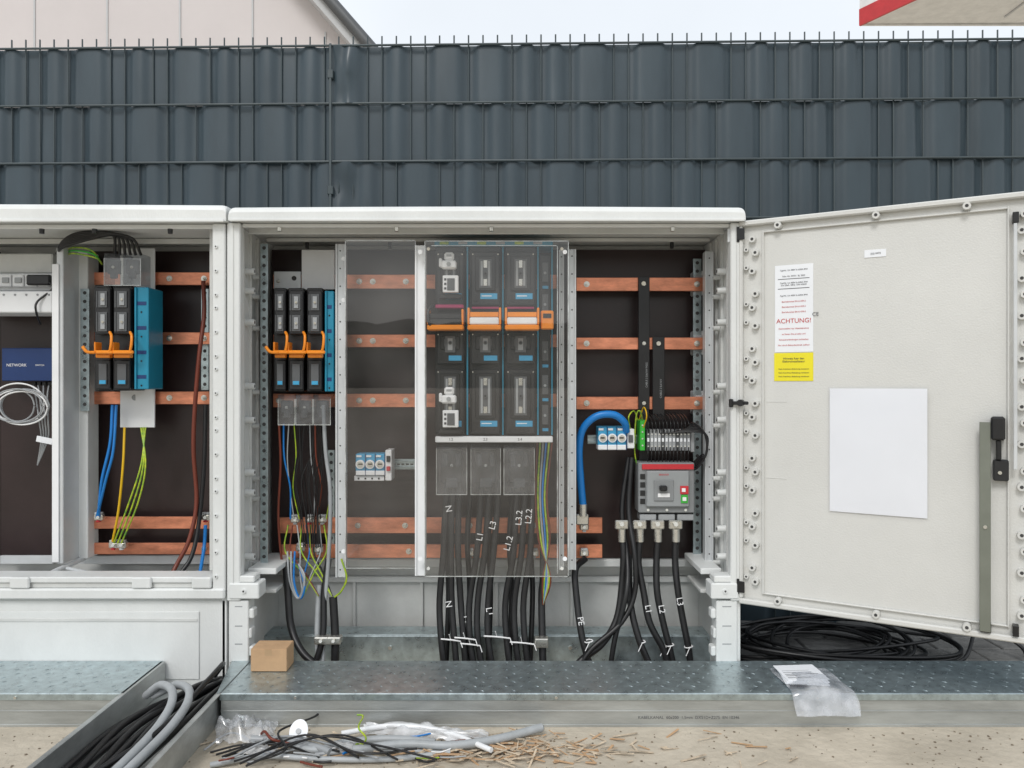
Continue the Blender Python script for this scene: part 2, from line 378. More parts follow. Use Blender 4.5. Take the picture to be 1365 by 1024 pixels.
# ------------------------------------------------------------ posts / perforated strips
def post(name,a,b2,t,bt,y,m=LGR,holes=True):
    o=MB(name); o.bx(a,b2,t,bt,y,.03,m,.0015)
    o.bx(a,a+2.2,t,bt,y-.006,.0058,m,.0006); o.bx(b2-2.2,b2,t,bt,y-.006,.0058,m,.0006)
    if holes:
        z=Z(t,y)-.02; xm=(X(a,y)+X(b2,y))/2
        while z>Z(bt,y)+.01:
            o.cyl((xm,y,z),(xm,y-.0006,z),.0022,CABD,10); z-=.05
    return o.done()
post('cabinet_post',447,460,325,770,.12)
post('cabinet_post',745,752,333,760,.14); post('cabinet_post',757,768,332,760,.10)
post('cabinet_post',940,951,335,755,.16); post('cabinet_post',553,567,327,768,.055,WHT,False)
def perf(a,b2,t,bt,y):
    o=MB('perforated_rail'); o.bx(a,b2,t,bt,y,.004,GALV,.0006); z=Z(t,y)-.012; xm=(X(a,y)+X(b2,y))/2
    while z>Z(bt,y)+.01:
        o.cyl((xm,y,z),(xm,y-.0006,z),.0052,CABD,12); z-=.025
    o.done()
perf(347,357,325,752,.13); perf(924,935,345,745,.24); perf(107,119,385,548,.19); perf(268,278,385,520,.26)
perf(437,446,600,745,.24)
def insul(px,py,y):
    o=MB('busbar_support'); o.bx(px-7,px+7,py-16,py+16,y,.05,LGR,.003); o.bx(px-5,px+5,py-10,py-2,y-.004,.0035,GRL,.001)
    o.done()

# ------------------------------------------------------------ copper busbars
def bar(a,b2,c0,c1,y,bolts=()):
    o=MB('copper_busbar'); o.bx(a,b2,c0,c1,y,.009,COP,.0012)
    for px in bolts: o.bolt(px,(c0+c1)/2,y-.0002)
    o.done()
for (t,b2) in ((363,380),(443,459),(522,539)): bar(103,281,t,b2,.235,(118,226,272))
bar(112,281,689,705,.235,(120,)); bar(117,281,724,739,.235,(272,))
for (t,b2) in ((366,385),(446,463),(525,543)):
    bar(364,742,t,b2,.23,(372,452,479,497,541))
    bar(768,939,t+4,b2+3,.23,(782,858,929))
bar(370,803,690,711,.23,(477,540,626,655,712)); bar(375,803,726,744,.23,(545,626,655,712))
for py in (375,455,535): insul(932,py+2,.242)

# ------------------------------------------------------------ slim fuse disconnectors
def slim(a,b2,t,bt,y,handle=True,hy=452):
    o=MB('fuse_switch_disconnector'); w=b2-a
    o.bx(a,b2,t,bt,y,.10,BLK,.002)
    o.bx(a+1,b2-1,t+3,hy-6,y-.02,.0198,BLK2,.003)
    o.bx(a+1,b2-1,hy+28,bt-2,y-.014,.0138,BLK2,.003)
    for (p,q_) in ((t+8,t+30),(t+36,hy-10)):
        o.bx(a+w*.22,b2-w*.22,p,q_,y-.024,.0038,GRY,.001)
        o.bx(a+w*.36,b2-w*.36,p+3,q_-3,y-.027,.0028,GRL,.0008)
        o.cyl(P((a+b2)/2,(p+q_)/2,y-.027),P((a+b2)/2,(p+q_)/2,y-.031),.0035,BOLT,10)
        o.bx(a+w*.1,a+w*.18,p,q_,y-.0215,.0013,GRY,.0003)
    o.bx(a+w*.25,b2-w*.25,hy+33,bt-8,y-.018,.0038,GRY,.001)
    o.bx(a+w*.3,b2-w*.3,bt-14,bt-9,y-.021,.0028,LBL,.0005)
    if handle:
        yo=y-.055
        o.bx(a-1,b2+3,hy+15,hy+20,yo,.010,ORG,.003)
        o.bx(a-1,a+1.0,hy+4,hy+19,yo+.004,.035,ORG,.0015)
        o.tp([(b2-1,hy+18,yo+.004),(b2+1,hy+8,yo),(b2+1.5,hy-4,yo+.004),(b2-.5,hy-9,yo+.02)],.0038,ORG,8,5)
        o.bx(a+1,b2-1,hy+20,hy+25,yo+.013,.02,ORG,.002)
    o.done()
slim(126,147,380,521,.13); slim(150,174,380,521,.13)
slim(365,381,384,522,.13); slim(384,405,384,522,.13); slim(409,430,384,522,.13)
def hook(px,py,y):
    o=MB('handle_grip'); o.tube([P(px+14,py+2,y),P(px+4,py+1,y-.01),P(px-2,py-6,y-.012)],.0045,ORG,8); return o.done()
hook(112,468,.075); hook(356,468,.075)
def bluestrip(a,b2,t,bt,y):
    o=MB('cable_cover_strip'); o.bx(a,b2,t,bt,y,.09,BLU,.002)
    for k in range(4):
        py=t+(bt-t)*(.14+.24*k); o.bx(a+3,b2-3,py,py+5,y-.0008,.0009,BLUN,.0003); o.cyl(P((a+b2)/2,py+14,y),P((a+b2)/2,py+14,y-.0015),.0025,BLK,10)
    o.bx(a,a+2.5,t,bt,y-.006,.0058,BLU,.001); o.done()
bluestrip(179,198,383,519,.115); bluestrip(433,445,388,522,.12)
o=MB('backing_plate'); o.bx(160,206,331,570,.215,.006,WHT,.001); o.cyl(P(183,395,.215),P(183,395,.2145),.01,GRL,16); o.cyl(P(180,530,.215),P(180,530,.2145),.009,GRL,16); o.done()
o=MB('backing_plate'); o.bx(402,446,333,386,.22,.006,WHT,.001); o.bx(365,401,362,386,.222,.006,LGR,.001); o.cyl(P(392,371,.22),P(392,371,.2195),.007,BLK,16); o.done()
def clear(a,b2,t,bt,y,dep,cols=2):
    o=MB('terminal_cover'); w=(b2-a)/cols
    for k in range(cols):
        A,B=a+w*k+.6,a+w*(k+1)-.6
        o.add([P(A,t,y+dep*.3),P(B,t,y+dep*.3),P(B,t+6,y),P(A,t+6,y),P(B,bt,y),P(A,bt,y)],[[0,1,2,3],[3,2,4,5]],CLR)
        for q_ in (A,B): o.add([P(q_,t,y+dep*.3),P(q_,t+6,y),P(q_,bt,y),P(q_,bt,y)+Vector((0,dep,0)),P(q_,t,y)+Vector((0,dep,0))],[[0,1,2,3,4]],CLR)
        o.bx(A-.3,A+.5,t+6,bt,y-.001,.0009,PLXE,.0002); o.bx(B-.5,B+.3,t+6,bt,y-.001,.0009,PLXE,.0002); o.bx(A,B,bt-1,bt,y-.002,.0009,PLXE,.0002)
        o.bx(A+w*.14,B-w*.14,t+8,bt-16,y+dep*.5,dep*.3,BLK2 if w>30 else GRY,.003)
        o.cyl(P((A+B)/2,t+(bt-t)*.42,y+dep*.5),P((A+B)/2,t+(bt-t)*.42,y+dep*.5-.008),.0045,BOLT,6)
        if w>30:
            for s_ in (-1,1): o.bx((A+B)/2+s_*w*.2-3,(A+B)/2+s_*w*.2+3,t+12,t+30,y+dep*.4,dep*.1,GRY,.002)
        o.bx(A+w*.3,B-w*.3,bt-22,bt-10,y+dep*.4,dep*.2,GRY,.002)
    o.done()
clear(138,188,338,381,.12,.06); clear(370,441,526,567,.12,.06,3)

# ------------------------------------------------------------ large fuse disconnectors
def big(a,b2,y,openfuse):
    o=MB('fuse_switch_disconnector'); w=b2-a; m=(a+b2)/2
    o.bx(a,b2,329,580,y,.10,BLK,.002)
    def window(t,bt,lab=True):
        o.bx(a+1.5,b2-1.5,t,bt,y-.022,.0218,BLK2,.004)
        o.bx(a+w*.18,b2-w*.18,t+6,bt-20,y-.029,.0068,BLK,.003)
        o.bx(a+w*.30,b2-w*.30,t+10,bt-24,y-.0315,.0024,GRY,.001)
        o.bx(a+w*.35,a+w*.42,t+13,bt-27,y-.033,.0014,GRL,.0004); o.bx(b2-w*.42,b2-w*.35,t+13,bt-27,y-.033,.0014,GRL,.0004)
        o.bx(a+w*.44,b2-w*.44,t+12,t+22,y-.0335,.0019,BOLT,.0004); o.bx(a+w*.44,b2-w*.44,bt-36,bt-27,y-.0335,.0019,BOLT,.0004)
        o.cyl(P(m,(t+bt)/2-7,y-.033),P(m,(t+bt)/2-7,y-.038),.0055,GRY,14); o.cyl(P(m,(t+bt)/2-7,y-.038),P(m,(t+bt)/2-7,y-.0385),.003,BLK,10)
        for s_ in (-1,1): o.cyl(P(m+s_*w*.4,t+4,y-.022),P(m+s_*w*.4,t+4,y-.024),.002,BOLT,8)
        o.bx(a+w*.12,a+w*.26,bt-16,bt-6,y-.024,.0018,BLK,.0005)
        if lab: o.bx(a+w*.34,b2-w*.12,bt-17,bt-9,y-.025,.0028,LBL,.0006); o.bx(a+w*.38,b2-w*.3,bt-14,bt-12.8,y-.0252,.0003,INKW,.0001)
        for k in range(5): o.bx(a+w*.14+k*w*.15,a+w*.14+k*w*.15+2.2,bt-6,bt-3,y-.0235,.0014,BLK,.0003)
    window(335,408); window(442,486,False); window(492,578)
    o.bx(a+w*.33,b2-w*.33,448,470,y-.034,.0038,GRY,.001); o.bx(a+w*.42,b2-w*.42,451,467,y-.036,.0018,GRL,.0005); o.bx(a+w*.45,b2-w*.12,474,481,y-.027,.0048,LBL,.0006)
    o.bx(a+3,b2-3,409,412,y-.018,.0178,MAG,.001)
    if openfuse:
        for t in (334,514):
            o.bx(m-12,m+8,t+13,t+24,y-.062,.028,WHT,.004); o.bx(m-8,m+5,t+2,t+13,y-.058,.02,WHT,.005); o.bx(m-15,m-11,t+10,t+22,y-.056,.018,WHT,.003)
            o.cyl(P(m-2,t+18,y-.062),P(m-2,t+18,y-.066),.006,GRL,12); o.bx(m-5,m+2,t+5,t+8,y-.059,.002,GRL,.0005)
            o.bx(m-10,m+11,t+33,t+56,y-.052,.016,WHT,.002); o.bx(m-4,m+6,t+37,t+53,y-.0545,.0024,GRY,.0005)
            for k in range(3): o.bx(m-8,m-5,t+37+k*6,t+40+k*6,y-.0532,.001,INKK,.0002)
            o.bx(m-15,m+15,t+58,t+64,y-.04,.016,BLK2,.002)
    o.done()
BY=.12
big(580,620,BY,True); big(626,668,BY,False); big(673,715,BY,False)
o=MB('fuse_switch_disconnector'); o.bx(719,734,340,580,BY+.02,.08,BLK,.002)
for t in (350,392,455,500,540): o.bx(722.5,731,t,t+26,BY+.012,.0078,GRY,.001); o.bx(723,731,t+31,t+35,BY+.014,.0058,LBL,.0005); o.cyl(P(726.5,t+14,BY+.012),P(726.5,t+14,BY+.009),.004,GRL,10)
o.done()
o=MB('divider_frame')
o.bx(579,737,321,328,BY-.01,.11,BLU,.0015)
for k in range(6): o.bx(586+k*25,598+k*25,322,326,BY-.0115,.0014,GRL if k%2 else GYW,.0003)
for a,b2 in ((621.8,624.2),(669.4,671.4),(716.0,718.2),(735,736.8)): o.bx(a,b2,329,580,BY-.008,.008,BLU,.0008)
o.bx(580,737,582,590,BY-.03,.03,WHT,.002); ob=o.done()
for k in range(3): text('%d.%d'%(k+1,k+2),P(601+k*46,586,BY-.0305),.010,INKK,ob)
def hand(a,b2,t,bt,y,front):
    o=MB('switch_handle')
    o.bx(a+3,b2-3,t+11,bt-7,y,.010,front,.003); o.bx(a,b2,bt-7,bt,y-.004,.045,ORG,.003)
    o.bx(a,a+3,t-2,bt-7.2,y+.004,.055,ORG,.0015); o.bx(b2-3,b2,t-2,bt-7.2,y+.004,.055,ORG,.0015)
    o.bx(a+3.5,b2-3.5,t+4,t+10.5,y+.006,.02,ORG if front is WHT else BLK,.001)
    o.done()
hand(569,618,414,440,.045,BLK2); hand(623,668,412,440,.035,WHT); hand(673,719,412,440,.035,WHT)
o=MB('handle_grip'); o.bx(721,738,414,439,.055,.02,ORG,.003); o.bx(724,735,418,424,.053,.0018,BLK2,.0005); o.bx(580,618,406,411,.072,.018,MAG,.002); o.done()
o=MB('handle_grip'); o.tube([P(576,438,.05),P(571,428,.04),P(571,414,.045),P(577,407,.06)],.004,BLK2,8); o.done()
clear(581,623,592,660,.10,.08,1); clear(627,668,592,660,.10,.08,1); clear(671,713,592,660,.10,.08,1)

# ------------------------------------------------------------ acrylic covers
def pane(a,b2,t,bt,y,th=.003):
    o=MB('acrylic_cover'); o.add([P(a,t,y),P(b2,t,y),P(b2,bt,y),P(a,bt,y)],[[0,1,2,3]],PLX)
    o.bx(a-1.2,a-.05,t,bt,y,th,PLXE,.0002); o.bx(b2+.05,b2+1.2,t,bt,y,th,PLXE,.0002)
    o.bx(a,b2,t-1.2,t-.05,y,th,PLXE,.0002); o.bx(a,b2,bt+.05,bt+1.2,y,th,PLXE,.0002)
    return o
o=pane(461,553,321,757,.075)
for py in (345,400,735): o.cyl(P(458,py,.089),P(458,py,.08),.006,WHT,14)
o.done()
o=pane(567,757,322,768,.03)
o.add([P(743,328,.031),P(743,765,.031),P(743,765,.031)+Vector((0,.08,0)),P(743,328,.031)+Vector((0,.08,0))],[[0,1,2,3]],PLX)
o.bx(742.5,743.5,328,765,.0295,.001,PLXE,.0002); o.bx(575,742,327,328,.0295,.001,PLXE,.0002)
for px,py in ((560,336),(560,745),(753,336),(753,745)): o.cyl(P(px,py,.03),P(px,py,.022),.006,WHT,14)
for px in (571,749):
    for py in (332,758): o.cyl(P(px,py,.0299),P(px,py,.026),.0045,BOLT,14)
o.done()

# ------------------------------------------------------------ modular devices on DIN rails
o=MB('din_rail'); o.bx(474,554,612,626,.235,.006,GALV,.001); o.bx(474,554,614,616,.229,.0058,GALV); o.bx(474,554,622,624,.229,.0058,GALV)
for k in range(5): o.bx(523+k*6,527+k*6,618,620,.2345,.0004,CABD,.0001)
o.done()
def neutral(a,b2,t,bt,y):
    o=MB('terminal_block'); h=bt-t
    o.bx(a,b2,t,bt,y,.05,LBL,.002); o.bx(a,b2,bt-h*.22,bt,y-.004,.05,WHT,.002)
    n=3; w=(b2-a)/n
    for k in range(n):
        p=P(a+w*(k+.5),t+h*.48,y); o.cyl(p,p+Vector((0,-.006,0)),w*.001,WHT,18); o.cyl(p+Vector((0,-.006,0)),p+Vector((0,-.008,0)),w*.0007,BOLT,14); o.bx(a+w*(k+.5)-w*.22,a+w*(k+.5)+w*.22,t+h*.45,t+h*.51,y-.0092,.001,BLK,.0003)
        o.bx(a+w*k+1,a+w*k+w*.6,t+2,t+h*.16,y-.003,.0028,WHT,.0006); o.bx(a+w*(k+1)-.4,a+w*(k+1)+.4,t,bt,y-.005,.0049,BLUN,.0002)
    o.done()
neutral(474,513,605,634,.17)
o=MB('circuit_breaker'); o.bx(513.5,522,600,641,.165,.06,WHT,.002); o.bx(515,520,608,616,.16,.0048,BLK,.001); o.bx(515,520,622,628,.157,.0078,RED,.001)
o.bx(472,512,634.5,641,.175,.04,WHT,.001)
for k in range(4): o.cyl(P(478+k*9,638,.175),P(478+k*9,638,.173),.0028,BLK,10)
o.done()
o=MB('din_rail'); o.bx(783,926,580,592,.225,.006,GALV,.001); o.bx(783,926,581,583,.219,.0058,GALV); o.bx(783,926,589,591,.219,.0058,GALV); o.done()
neutral(797,835,569,600,.165)
o=MB('terminal_block'); o.bx(836,846,572,598,.17,.05,WHT,.002); o.bx(838,844,580,590,.166,.0038,GRY,.001)
o.bx(853,860,560,601,.165,.055,GRN,.002)
for k in range(4): o.cyl(P(856.5,567+k*9,.165),P(856.5,567+k*9,.163),.0025,BOLT,10)
for k in range(12):
    a=862+k*4.9; o.bx(a,a+4.4,573,601,.178,.045,GRL if k%4 else GRY,.001)
    o.cyl(P(a+2.2,579,.178),P(a+2.2,579,.1765),.0022,BOLT,8); o.cyl(P(a+2.2,595,.178),P(a+2.2,595,.1765),.0022,BOLT,8)
    o.bx(a+.8,a+3.6,584,589,.1765,.0014,PAP,.0003)
o.bx(921,926,570,603,.18,.04,GRL,.002)
for k in range(12):
    a=864.2+k*4.9
    o.tp([(a,580,.185),(a+.5,566,.16),(a-2-(k%3),556,.19),(a-10,550,.24)],.0017,CBL,6,4)
    o.tp([(a,594,.185),(a-.5,606,.16),(a-1,618,.2)],.0017,CBL,6,4)
for k in range(7):
    o.tp([(914-k*6,578,.18),(922+k,564+k*2,.15),(936+k*1.3,572+k*2,.13),(943-k*.7,600+k*2,.13),(930+k,624-k*3,.15),(912,628,.2)],.0022,CBL,7,6)
o.tp([(857,562,.17),(853,548,.14),(848,556,.15),(846,600,.19),(850,625,.2)],.0022,GYW,7,6)
o.tp([(857,572,.17),(862,555,.14),(858,543,.16),(852,560,.2)],.0018,YEL,6,6)
o.tp([(840,572,.18),(838,556,.16),(845,548,.18),(850,560,.2)],.002,GYW,6,6)
o.done()
o=MB('insulated_busbar'); o.bx(851,866,369,546,.222,.006,BLK,.001); o.bx(870,886,449,560,.222,.006,BLK,.001)
o.bx(852,865,546,620,.2225,.006,BLK,.001)
o.cyl(P(858,378,.222),P(858,378,.214),.007,BOLT,6); o.cyl(P(878,458,.222),P(878,458,.214),.007,BOLT,6)
ob=o.done()
text('CABLE 2 0,6/1kV NSG',P(862,500,.2215),.008,GRL,ob,roll=math.radians(-90)); text('CABLE 2 0,6/1kV',P(881,518,.2215),.008,GRL,ob,roll=math.radians(-90))
MF=mat('breaker_face',(.30,.315,.32),.45,var=.08); MG=mat('breaker_body',(.24,.25,.255),.45,var=.08)
o=MB('moulded_case_breaker')
o.bx(851,926,617,684,.16,.07,MG,.003); o.bx(856,925,619,626,.154,.0058,RED,.001)
o.bx(862,919,628,676,.147,.0128,MF,.003)
o.bx(872,898,640,668,.143,.0038,MG,.002); o.bx(880,890,648,655,.125,.0178,BLK2,.003); o.bx(877,893,658,663,.1415,.0014,INKW,.0003)
o.bx(907,918,648,659,.143,.0038,RED,.001); o.bx(908,917,660,671,.143,.0038,GRN,.001); o.bx(909,914,651,656,.141,.0019,INKW,.0004); o.bx(910,915,663,668,.141,.0019,INKW,.0004)
for k in range(4): o.bx(853.5,860,632+k*11,639+k*11,.158,.0018,BLK2,.0005)
for k in range(3):
    a=853+k*25; o.bx(a,a+22,686,694,.165,.05,GRL,.002); o.cyl(P(a+11,680,.16),P(a+11,680,.157),.004,BOLT,12)
mo=o.done(); text('BREAKER',P(885,633,.1465),.007,RED,mo)
o=MB('power_cable')
tops=[(829,700),(853,700),(877,700),(901,700)]
paths=[[(829,715,.16),(831,740,.15),(829,780,.14),(822,825,.12),(803,858,.1),(775,880,.08),(760,900,.06)],
       [(853,715,.16),(851,750,.15),(858,790,.13),(866,830,.11),(885,868,.1),(892,900,.09)],
       [(877,715,.16),(875,750,.15),(876,790,.13),(884,830,.12),(893,866,.11),(900,900,.1)],
       [(901,715,.16),(900,750,.15),(904,790,.13),(911,830,.12),(918,866,.11),(922,900,.1)],
       [(842,610,.19),(838,680,.17),(846,740,.13),(846,790,.12),(828,830,.1),(786,868,.08),(770,900,.07)],
       [(838,610,.2),(829,680,.18),(836,740,.15),(835,790,.1),(820,850,.1),(812,900,.09)],
       [(780,745,.2),(767,760,.16),(769,800,.13),(776,850,.1),(790,900,.08)],
       [(838,740,.17),(840,800,.13),(851,850,.1),(872,900,.08)]]
for k,pt in enumerate(paths): o.tp(pt,.0095 if k not in(4,5) else .0075,CBL,12,7)
for (a,b2) in tops:
    o.bx(a-9,a+9,b2-6,b2+6,.15,.012,BOLT,.003); o.cyl(P(a,b2+5,.156),P(a,b2+22,.156),.0115,BOLT,16)
    o.cyl(P(a,b2-1,.15),P(a,b2-1,.14),.007,BOLT,6); 
for (a,b2,y) in ((893,860,.11),(884,862,.115),(918,862,.105),(855,856,.1),(785,855,.09)):
    p=P(a,b2,y); o.tube([p+Vector((math.cos(t*.7)*.0115,math.sin(t*.7)*.0115,.002*math.sin(t)))for t in range(10)],.0018,INKW,6,raw=True)
    o.tube([p+Vector((0,-.0115,0)),p+Vector((-.012,-.02,-.02))],.0012,INKW,6,raw=True)
ob=o.done()
for tx,a,b2,y,rl in (('L1',864,812,.095,80),('L2',882,812,.100,80),('L3',906,802,.095,80),('PE',774,828,.085,80)):
    text(tx,P(a,b2,y)+Vector((0,-.001,0)),.024,INKW,ob,roll=math.radians(rl))
o=MB('power_cable'); o.tp([(777,673,.17),(774,640,.165),(772,600,.16),(777,572,.15),(795,555,.14),(818,553,.14),(832,563,.15),(835,575,.17)],.0105,BLUC,14,8)
o.cyl(P(777,672,.17),P(777,688,.17),.012,BOLT,14); o.bx(768,785,686,700,.165,.02,BOLT,.003); o.done()
def clamp(px,py,y,s=9):
    o=MB('cable_clamp'); o.bx(px-s,px+s,py-s*.7,py+s*.7,y,.02,BOLT,.003); o.bx(px-s*.8,px+s*.8,py-s*1.1,py-s*.7,y+.002,.014,LGR,.002)
    o.cyl(P(px,py,y),P(px,py,y-.01),.005,BOLT,6); o.bx(px-s*.4,px+s*.4,py+s*.7,py+s*1.1,y+.002,.012,RED if random.random()<.4 else LGR,.001); o.done()
for a in ((779,703),(779,738),(130,690),(150,727),(161,727),(273,690),(393,693),(412,693),(429,693),(400,731),(424,733),(626,738),(655,738),(712,738)): clamp(a[0],a[1],.20,6)

# central outgoing cables
o=MB('power_cable_bundle')
tp_=[(588,590,.15),(597,606,.15),(606,618,.15),(634,630,.15),(645,641,.15),(657,655,.15),(682,678,.15),(693,690,.15),(704,702,.15)]
for i,(a,bm_,y) in enumerate(tp_):
    j=random.uniform(-3,3)
    o.tp([(a+8,640,.16),(a+5,690,.15),(a+2+j,740,.14),(bm_-4,800,.13),(bm_-3+j,850,.11),(bm_+4,905,.09)],.0092,CBL,12,7)
for i in range(5):
    a=592+i*28; o.tp([(a+8,650,.2),(a+3,720,.19),(a+6,790,.18),(a+2,900,.14)],.0078,CBL,10,6)
o.tp([(724,700,.16),(724,770,.15),(722,800,.15),(724,900,.1)],.0105,CBL,12,7)
for k,(m_) in enumerate((BRN,GYW,CND,BLUC,GYW,BRN)):
    o.tp([(716+k*4,590,.17),(714+k*3,660,.15),(718+k*3,720,.14),(734-k*2,770,.13),(724,806,.135)],.0028,m_,7,6)
def tie(ax,bx_,py,y):
    p=P(ax,py,y);q_=P(bx_,py+3,y)
    o.tube([p,(p+q_)/2+Vector((0,-.006,.003)),q_],.0024,INKW,6,5); o.tube([q_,q_+Vector((.006,-.012,-.014))],.0013,INKW,6,raw=True); o.tube([(p+q_)/2,(p+q_)/2+Vector((-.004,-.012,.02))],.0013,INKW,6,raw=True)
tie(588,614,852,.093); tie(614,640,858,.09); tie(645,680,848,.092); tie(680,712,856,.089); tie(606,634,850,.088)
o.bx(713,731,852,864,.085,.03,BOLT,.002)
ob=o.done()
for tx,a,b2,rl in (('L1',640,715,-80),('L3',657,700,-75),('L1.2',678,724,-75),('L3.2',692,690,-85),('L2.2',705,688,-85),('N',598,805,80),('L2',622,826,80),('L1',652,815,80),('N',598,678,80)):
    text(tx,P(a,b2,.120)+Vector((0,-.004,0)),.025,INKW,ob,roll=math.radians(rl))

# left group in main cabinet (section 1)
o=MB('control_wiring')
cols=[BLUC,CND,GYW,CBL,CBL,GRL,BRN,CBL,GYW]
for k in range(9):
    a=378+k*7; b2=386+k*6
    o.tp([(a,565,.15),(a+random.uniform(-4,4),610,.16),(b2+random.uniform(-8,8),650,.17),(b2+random.uniform(-3,3),692,.18)],.0018 if k%3 else .0026,cols[k],7,6)
for k in range(10):
    a=402+k*3.2
    o.tp([(a,566,.16),(a+random.uniform(-6,8),600,.16),(398+k*3+random.uniform(-8,8),640,.16),(402+k*2.5+random.uniform(-3,3),690,.17),(405+k*2.5,730,.16)],.0016,CBL,6,6)
for k in range(9):
    b2=384+k*6; e=random.choice((404,425,443))
    o.tp([(b2,700,.18),(b2+random.uniform(-5,5),735,.16),((b2+e)/2,765,.15),(e,795,.13)],.0022,[GYW,BRN,CND,GYW,BLUC,GYW,CBL,CND,GYW][k],7,6)
o.tp([(431,540,.14),(434,600,.14),(440,650,.14),(440,700,.14),(437,760,.14),(432,820,.13),(430,900,.1)],.0058,CND,10,7)
o.tp([(372,566,.15),(374,620,.16),(371,690,.17),(376,750,.17),(383,775,.15)],.0035,BRN,8,6)
for k in range(3): 
    o.tp([(383+k*5,735,.16),(386+k*3,775,.14),(398+k,798,.13),(406,770+k*6,.12),(398,752,.14)],.003,[CND,CND,BLUC][k],8,6)
o.tp([(455,745,.1),(462,770,.1),(455,788,.11),(446,796,.12)],.0028,GYW,8,6)
o.done()
o=MB('power_cable_bundle')
o.tp([(381,750,.16),(384,790,.14),(388,835,.12),(402,868,.09),(425,890,.07)],.0105,CBL,12,7)
o.tp([(444,796,.13),(446,830,.12),(447,860,.11),(446,900,.1)],.0115,CBL,12,7)
o.tp([(426,780,.15),(424,810,.14),(423,850,.12),(426,900,.1)],.008,CND,12,7)
o.tp([(438,745,.16),(432,790,.14),(430,850,.11),(415,900,.09)],.009,CBL,12,7)
for px,py in ((444,855),(427,855)): o.bx(px-9,px+10,py-5,py+5,.085,.03,BOLT,.003); o.cyl(P(px,py,.085),P(px,py,.075),.005,BOLT,6)
o.done()

# left cabinet wiring
o=MB('control_wiring')
for k in range(6):
    o.tp([(188-k*7,340,.14),(176-k*5,318-k*.8,.11),(140-k*3,310+k*1.5,.09),(104,311+k*2.4,.09),(84,322+k*1.5,.1),(76,338,.14)],.0042,CBL,8,7)
for k in range(3): o.tp([(136,352,.15),(122+k*3,334+k*5,.12),(100,330+k*4,.13),(88,334+k*3,.16)],.0025,GYW if k!=1 else GRN,7,6)
o.done()
o=MB('power_cable')
o.tp([(150,540,.18),(147,590,.17),(136,640,.17),(131,690,.2)],.0045,BLUC,9,7)
o.tp([(155,540,.18),(151,600,.16),(141,640,.16),(129,690,.2)],.004,BLUC,9,7)
o.tp([(166,570,.19),(164,620,.17),(158,680,.18),(150,722,.2)],.0035,YEL,9,7)
for k in range(3): o.tp([(194-k*3,570,.21),(188+k*3,620,.17),(172+k*6,670,.17),(152+k*5,724,.2)],.0025,GYW,8,7)
o.tp([(271,375,.22),(272,420,.2),(266,470,.18),(260,540,.18),(258,600,.18),(262,670,.18),(252,720,.16),(236,752,.14),(228,768,.12)],.0062,BRN,10,7)
o.tp([(274,540,.2),(272,620,.19),(266,690,.18),(256,740,.15),(238,768,.12)],.0062,CBL,10,7)
o.tp([(274,700,.19),(272,730,.18),(266,768,.12)],.005,BLUC,10,7)
o.done()
o=MB('distribution_box'); o.bx(-60,70,388,417,.14,.12,WHT,.003); o.bx(-60,70,338,364,.20,.06,CABI,.003); o.bx(-60,70,364.5,387.5,.19,.07,WHT,.002)
for k in range(5): o.bx(-18+k*17,-3+k*17,366,382,.17,.019,WHT,.002); o.bx(-15+k*17,-6+k*17,370,377,.165,.0048,GRL if k<3 else BLK,.001)
for k in range(6): o.cyl(P(-10+k*15,393,.14),P(-10+k*15,393,.138),.003,GRL,10)
o.bx(34,66,366,380,.155,.014,BLK2,.004); o.tp([(64,374,.16),(70,385,.15),(50,402,.13),(48,415,.13),(54,432,.2)],.003,CBL,8,7); o.done()
o=MB('network_switch'); o.bx(2,71,464,508,.24,.055,BLUN,.002); 
for k in range(4): o.bx(42+k*7,47+k*7,509,514,.26,.02,BLK,.001)
ob=o.done(); text('NETWORK',P(22,487,.2395),.012,INKW,ob); text('SWITCH',P(53,487,.2395),.007,INKW,ob)
o=MB('network_cable')
for k in range(6):
    cx,cz=28+random.uniform(-7,7),543+random.uniform(-6,6); rx=random.uniform(22,38); rz=random.uniform(20,28)
    o.tp([(cx+rx*math.cos(t*.52),cz+rz*math.sin(t*.52),.2-.004*k+.004*math.sin(t)) for t in range(13)],.0024,GRL if k%2 else INKW,7,4)
for k in range(4): o.tp([(44+k*7,514,.26),(48+k*5,530,.22),(52+k*4,560,.2),(55+k*3,585,.22),(50,620,.25)],.0022,GRL,7,5)
o.bx(48,70,583,591,.2,.004,PAP,.001,R=Matrix.Rotation(.2,3,'Y'))
o.done()

# ------------------------------------------------------------ door
TH=math.radians(-30.5); ct,st=math.cos(-TH),math.sin(-TH); HX=.606
DM=Matrix.Translation((HX,-.004,0))@Matrix.Rotation(TH,4,'Z')
def DU(px):
    k=(px-682.5)/F; return (k*D0-HX)/(ct+k*st)
def DV(px,py):
    u=DU(px); d=D0-u*st; return CAM_Z+(512-py)*d/F
d=MB('cabinet_door',M=DM)
ZT,ZB=1.247,.235; W=.662
d.box(.004,W,.004,.03,ZB,ZT,DOOR,.004)
d.box(.0,W,-.012,.0035,ZT-.014,ZT,DOOR,.003); d.box(.0,W,-.012,.0035,ZB,ZB+.014,DOOR,.003)
d.box(W-.012,W,-.0122,.0035,ZB+.0145,ZT-.0145,DOOR,.003); d.box(.0,.01,-.012,.0035,ZB+.0145,ZT-.0145,DOOR,.003)
d.box(.058,.063,-.004,.0035,ZB+.03,ZT-.03,DOOR,.002); d.box(W-.063,W-.059,-.004,.0035,ZB+.03,ZT-.03,DOOR,.002)
d.box(.063,W-.063,-.004,.0035,ZT-.035,ZT-.031,DOOR,.002); d.box(.063,W-.063,-.004,.0035,ZB+.031,ZB+.035,DOOR,.002)
random.seed(11)
z=ZT-.05; k=0
